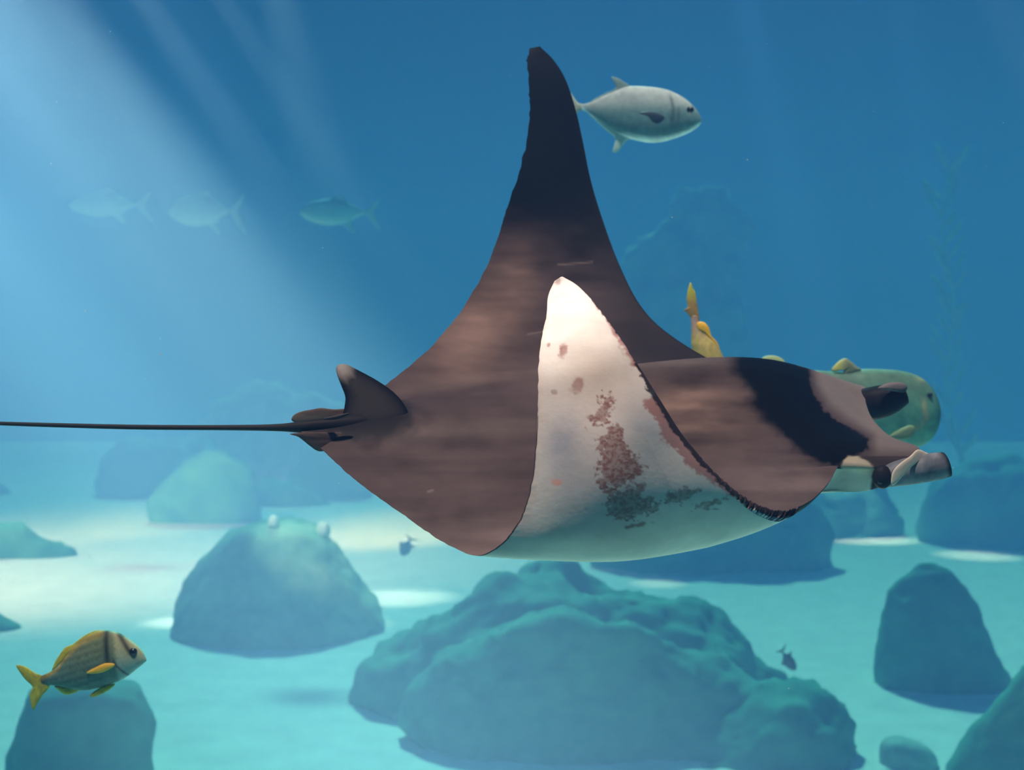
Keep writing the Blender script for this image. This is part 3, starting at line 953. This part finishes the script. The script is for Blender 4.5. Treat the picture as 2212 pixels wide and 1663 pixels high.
for pl, ns, stn in blots:
    s_ = poly_sd(x, y, pl)
    mm = 1 - sm(-3.0, 3.0, s_ + ns * (1.3 * n3 + 0.9 * n2))
    spk = 0.62 + 0.38 * sm(-0.25, 0.3, fbm(x * 0.17, y * 0.24 + 0.06 * x, 3)) if ns > 8 else 0.9
    vent = mixc(vent, ROSE, 0.95 * stn * mm * wing * spk)
for ex, ey, ea, eb_, er, st_ in ((1217, 756, 10, 17, 0.35, .95), (1185, 745, 4, 5, 0, .8), (1246, 833, 12, 20, 0.5, .9), (1198, 847, 8, 6, 0, .7)):
    ca, sa = math.cos(er), math.sin(er)
    e2 = np.hypot(((x - ex) * ca + (y - ey) * sa) / ea, (-(x - ex) * sa + (y - ey) * ca) / eb_) + 0.5 * n3
    vent = mixc(vent, ROSE, wing * st_ * (1 - sm(0.65, 1.25, e2)) * (0.8 + 0.4 * n2))
# rose margin and black border of the leading edge
dl = CCf * np.interp(RRf, [20, 23, 26, 29, 32, 35], [900, 760, 440, 270, 130, 40])   # about pixels from the leading edge
rm = np.interp(y, [640, 690, 760, 820, 850, 870, 900, 960, 1010, 1040, 1100], [0, 8, 24, 20, 6, 50, 52, 50, 45, 25, 12])
vent = mixc(vent, (0.42, 0.19, 0.175), 0.85 * wing * (1 - sm(-6, 6, dl - rm + 16 * n2 + 10 * n3)) * (y > 640))
bm = np.interp(y, [600, 680, 760, 800, 850, 900, 960, 1020, 1080, 1110], [2, 4, 8, 14, 20, 22, 20, 18, 16, 12])
vent = mixc(vent, (0.022, 0.02, 0.022), 0.95 * wing * (1 - sm(-3, 4, dl - bm + 9 * n3 + 6 * n2)))
vent = mixc(vent, (0.55, 0.5, 0.47), wing * (1 - sm(0.8, 2.2, dl)) * (y < 980))
vent = mixc(vent, (0.012, 0.012, 0.014), 0.95 * (1 - sm(1.5, 4.0, (1 - CCf) * 330)) * (RRf > 22) * sm(860, 950, y))
vent = mixc(vent, (0.10, 0.06, 0.05), wing * 0.5 * (1 - sm(3, 10, np.hypot(x - 1205, y - 606) + 6 * n3)))
# pink lump
vent = mixc(vent, (0.85, 0.52, 0.44), wing * (1 - sm(0.7, 1.1, np.hypot((x - 1203) / 13, (y - 1042) / 7) + 0.3 * n3)))
# dark eye flank and mouth corner on the side of the head
hs = (RRf > 16) & (RRf < 20.6)
ef = poly_sd(x, y, [(1886, 985), (1930, 985), (1938, 1008), (1932, 1040), (1912, 1060), (1880, 1060), (1884, 1030), (1890, 1010)])
vent = mixc(vent, (0.03, 0.028, 0.03), hs * (1 - sm(-3, 4, ef + 3 * n3)))
vent = mixc(vent, (0.66, 0.63, 0.52), hs * 0.5 * sm(3, 8, ef))
# far half of the underside of the head: dark lips
vent = mixc(vent, (0.05, 0.05, 0.055), (RRf > 12) & (RRf < 16.5) & (CCf < 0.03))

# --- one closed skin
nv = nr * nc
idx = np.arange(nv).reshape(nr, nc)
vi = np.full((nr, nc), -1)
inner = np.zeros((nr, nc), bool); inner[1:-1, 1:-1] = True
vi[inner] = nv + np.arange(inner.sum())
vi[~inner] = idx[~inner]
allV = np.concatenate([D3.reshape(-1, 3), V3.reshape(-1, 3)[inner.ravel()]])
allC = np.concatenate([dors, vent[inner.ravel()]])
fd = np.stack([idx[:-1, :-1], idx[:-1, 1:], idx[1:, 1:], idx[1:, :-1]], -1).reshape(-1, 4)
fv = np.stack([vi[:-1, :-1], vi[1:, :-1], vi[1:, 1:], vi[:-1, 1:]], -1).reshape(-1, 4)
# orientation: back faces up
a, b_, c_ = D3[mi, mj], D3[mi, mj + 1], D3[mi + 1, mj + 1]
if np.cross(b_ - a, c_ - a)[2] < 0:
    fd = fd[:, ::-1]; fv = fv[:, ::-1]
faces = np.concatenate([fd, fv])
manta = empty('manta_ray', W(1300, 860, 2.9))
tag(manta, 'huge manta ray gliding with one wing raised and the other curled up', 'manta ray')
MO = np.array(manta.location)
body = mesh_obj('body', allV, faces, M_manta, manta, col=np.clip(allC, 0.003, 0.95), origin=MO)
body['label'] = 'dark brown back with black shoulder bar and blotched white belly'

# dorsal fin
fin('dorsal_fin', [(872, 872), (848, 845), (815, 822), (790, 808), (765, 795), (748, 787), (733, 787), (726, 795), (729, 812), (738, 835), (746, 858), (744, 880), (742, 905), (780, 925), (840, 920), (880, 900)], 2.90, 0.010, manta, M_manta,
    lambda x, y: lerp((0.30, 0.30, 0.29), (0.007, 0.008, 0.011), sm(2, 40, np.hypot(x - 737, y - 793) + 6 * fbm(x * .1, y * .1))), centre=(800, 868), tilt=(0.0, -0.0008))
# tail whip
tp = catmull(np.array([(-330, 903, 2.9), (-150, 908, 2.88), (0, 914.5, 2.87), (130, 918.5, 2.86), (300, 922.5, 2.86), (480, 923.5, 2.86), (600, 923.5, 2.85), (660, 922, 2.85), (740, 918, 2.865), (830, 914, 2.905), (900, 912, 2.98)], float), 8)
tr = catmull(np.array([2.5, 3.2, 4.2, 4.8, 5.4, 5.8, 8.0, 14, 20, 27, 20])[:, None], 8)[:, 0]
V, F = tube([np.array(W(*p)) for p in tp], tr * 2.86 / FPX, 16)
tcx = np.repeat(tp[:, 0], 16)
mesh_obj('tail', V, F, M_manta, manta, col=lerp((0.045, 0.05, 0.05), (0.016, 0.017, 0.02), sm(550, 700, tcx)), origin=MO)
# pelvic fins
fp = lambda x, y: np.array((0.15, 0.12, 0.10))[None] * (1 + 0.6 * fbm(x * 0.02, y * 0.15, 3))[:, None]
fin('pelvic_fin', [(630, 908), (634, 897), (650, 889), (675, 884), (695, 881), (720, 884), (752, 884), (760, 900), (720, 908), (680, 912), (645, 913)], 2.93, 0.003, manta, M_manta, fp)
fin('pelvic_fin', [(626, 937), (645, 944), (668, 962), (690, 975), (720, 968), (780, 955), (830, 946), (800, 934), (730, 934), (670, 934)], 2.81, 0.002, manta, M_manta, lambda x, y: np.array((0.15, 0.115, 0.10))[None] * (1 + 0.5 * fbm(x * 0.02, y * 0.15, 3))[:, None], tilt=(0.0007, 0))
fin('clasper', [(700, 903), (720, 898), (745, 893), (756, 892), (748, 898), (725, 906), (702, 907)], 2.80, 0.006, manta, M_manta, const((0.07, 0.07, 0.075)))


def rolled_fin(name, ax, rad, d_off, twist, colf, turns=1.35, n=44, squash=0.9):
    """a rolled-up head fin: a sheet wound round its axis, closed and thick"""
    A = catmull(np.array(ax, float), 8)
    rd = catmull(np.array(rad, float)[:, None], 8)[:, 0]
    pts = np.array([W(*p) for p in A])
    t = np.gradient(pts, axis=0); t /= np.linalg.norm(t, axis=1)[:, None]
    V, C = [], []
    m = len(A)
    for i in range(m):
        u = np.cross(t[i], (0, 1, 0)); u /= np.linalg.norm(u)
        v = np.cross(u, t[i])
        r = rd[i] * A[i][2] / FPX
        f = i / (m - 1)
        for j in range(n):
            s = j / (n - 1)
            a = twist[0] + twist[1] * f + 2 * math.pi * turns * s
            q = r * (1.0 - 0.34 * s)
            cut = 1.0 - 0.18 * s * f
            V.append(pts[i] * cut + pts[0] * (1 - cut) + q * (math.cos(a) * u + squash * math.sin(a) * v))
            C.append((f, s))
    C = np.array(C)
    o = mesh_obj(name, V, grid_faces(m, n), M_manta, manta, col=colf(C[:, 0], C[:, 1]), origin=MO)
    sd_ = o.modifiers.new('thickness', 'SOLIDIFY'); sd_.thickness = 0.008; sd_.offset = 0
    return o


def near_c(f, s):
    n = fbm(f * 9, s * 14, 4)
    c = lerp((0.12, 0.15, 0.19), (0.25, 0.29, 0.34), 0.5 + n)
    c = c * (1 - sm(0.86, 0.98, f) * 0.85)[:, None]
    return c


rolled_fin('cephalic_fin', [(1905, 1030, 2.93), (1945, 1020, 2.92), (1985, 1012, 2.91), (2022, 1005, 2.90), (2050, 1000, 2.90)], [20, 27, 29, 29, 26], 0, (2.2, 0.5), near_c)
# cream lip wrapped over the base of the fin
fin('lip', [(1925, 1045), (1928, 1020), (1945, 1000), (1966, 985), (1982, 971), (2000, 977), (2006, 982), (1985, 996), (1962, 1014), (1945, 1034), (1932, 1047)], 2.878, 0.004, manta, M_manta, const((0.78, 0.75, 0.64)), tilt=(0.0006, 0))


def far_c(f, s):
    n = fbm(f * 9 + 4, s * 14, 4)
    return lerp((0.014, 0.015, 0.02), (0.20, 0.20, 0.22), sm(0.72, 0.86, s + 0.1 * n)) * (1 + 0.4 * n)[:, None]


rolled_fin('cephalic_fin', [(1868, 872, 3.33), (1890, 868, 3.32), (1915, 862, 3.31), (1938, 855, 3.30), (1957, 850, 3.30)], [36, 37, 35, 29, 20], 0, (1.7, 0.3), far_c)
# eye on the flank
eb = ball('eye_bulge', 1906, 1030, 2.915, 0.027, manta, M_manta, flat=0.75, col=(0.018, 0.018, 0.022), rx=0.82)
ball('eye', 1904, 1038, 2.904, 0.010, manta, M_eye, flat=0.7)
# folded flap of the far head fin
fin('flap', [(1896, 838), (1912, 829), (1935, 825), (1953, 828), (1960, 838), (1952, 848), (1930, 845), (1908, 842)], 3.262, 0.010, manta, M_manta, lambda x, y: lerp((0.20, 0.20, 0.22), (0.03, 0.03, 0.035), sm(836, 848, y + 6 * fbm(x * .1, y * .1))))

# ------------------------------------------------------------------ drifting specks
V, F = [], []
pr = np.random.default_rng(11)
for i in range(36):
    px, py, d = pr.uniform(40, 2170), pr.uniform(40, 1600), pr.uniform(1.9, 6)
    c = np.array(W(px, py, d)); s = 0.0009 * pr.uniform(0.6, 1.5)
    o = len(V)
    for q_ in ((1.8, 0, 0), (-1.8, 0, 0), (0, 1, 0), (0, -1, 0), (0, 0, 1), (0, 0, -1)):
        V.append(c + s * np.array(q_))
    F += [[o + a for a in t] for t in ((0, 2, 4), (2, 1, 4), (1, 3, 4), (3, 0, 4), (2, 0, 5), (1, 2, 5), (3, 1, 5), (0, 3, 5))]
sp = mesh_obj('specks', V, F, M_anem)
tag(sp, 'tiny pale specks drifting in the water', 'specks', kind='stuff')
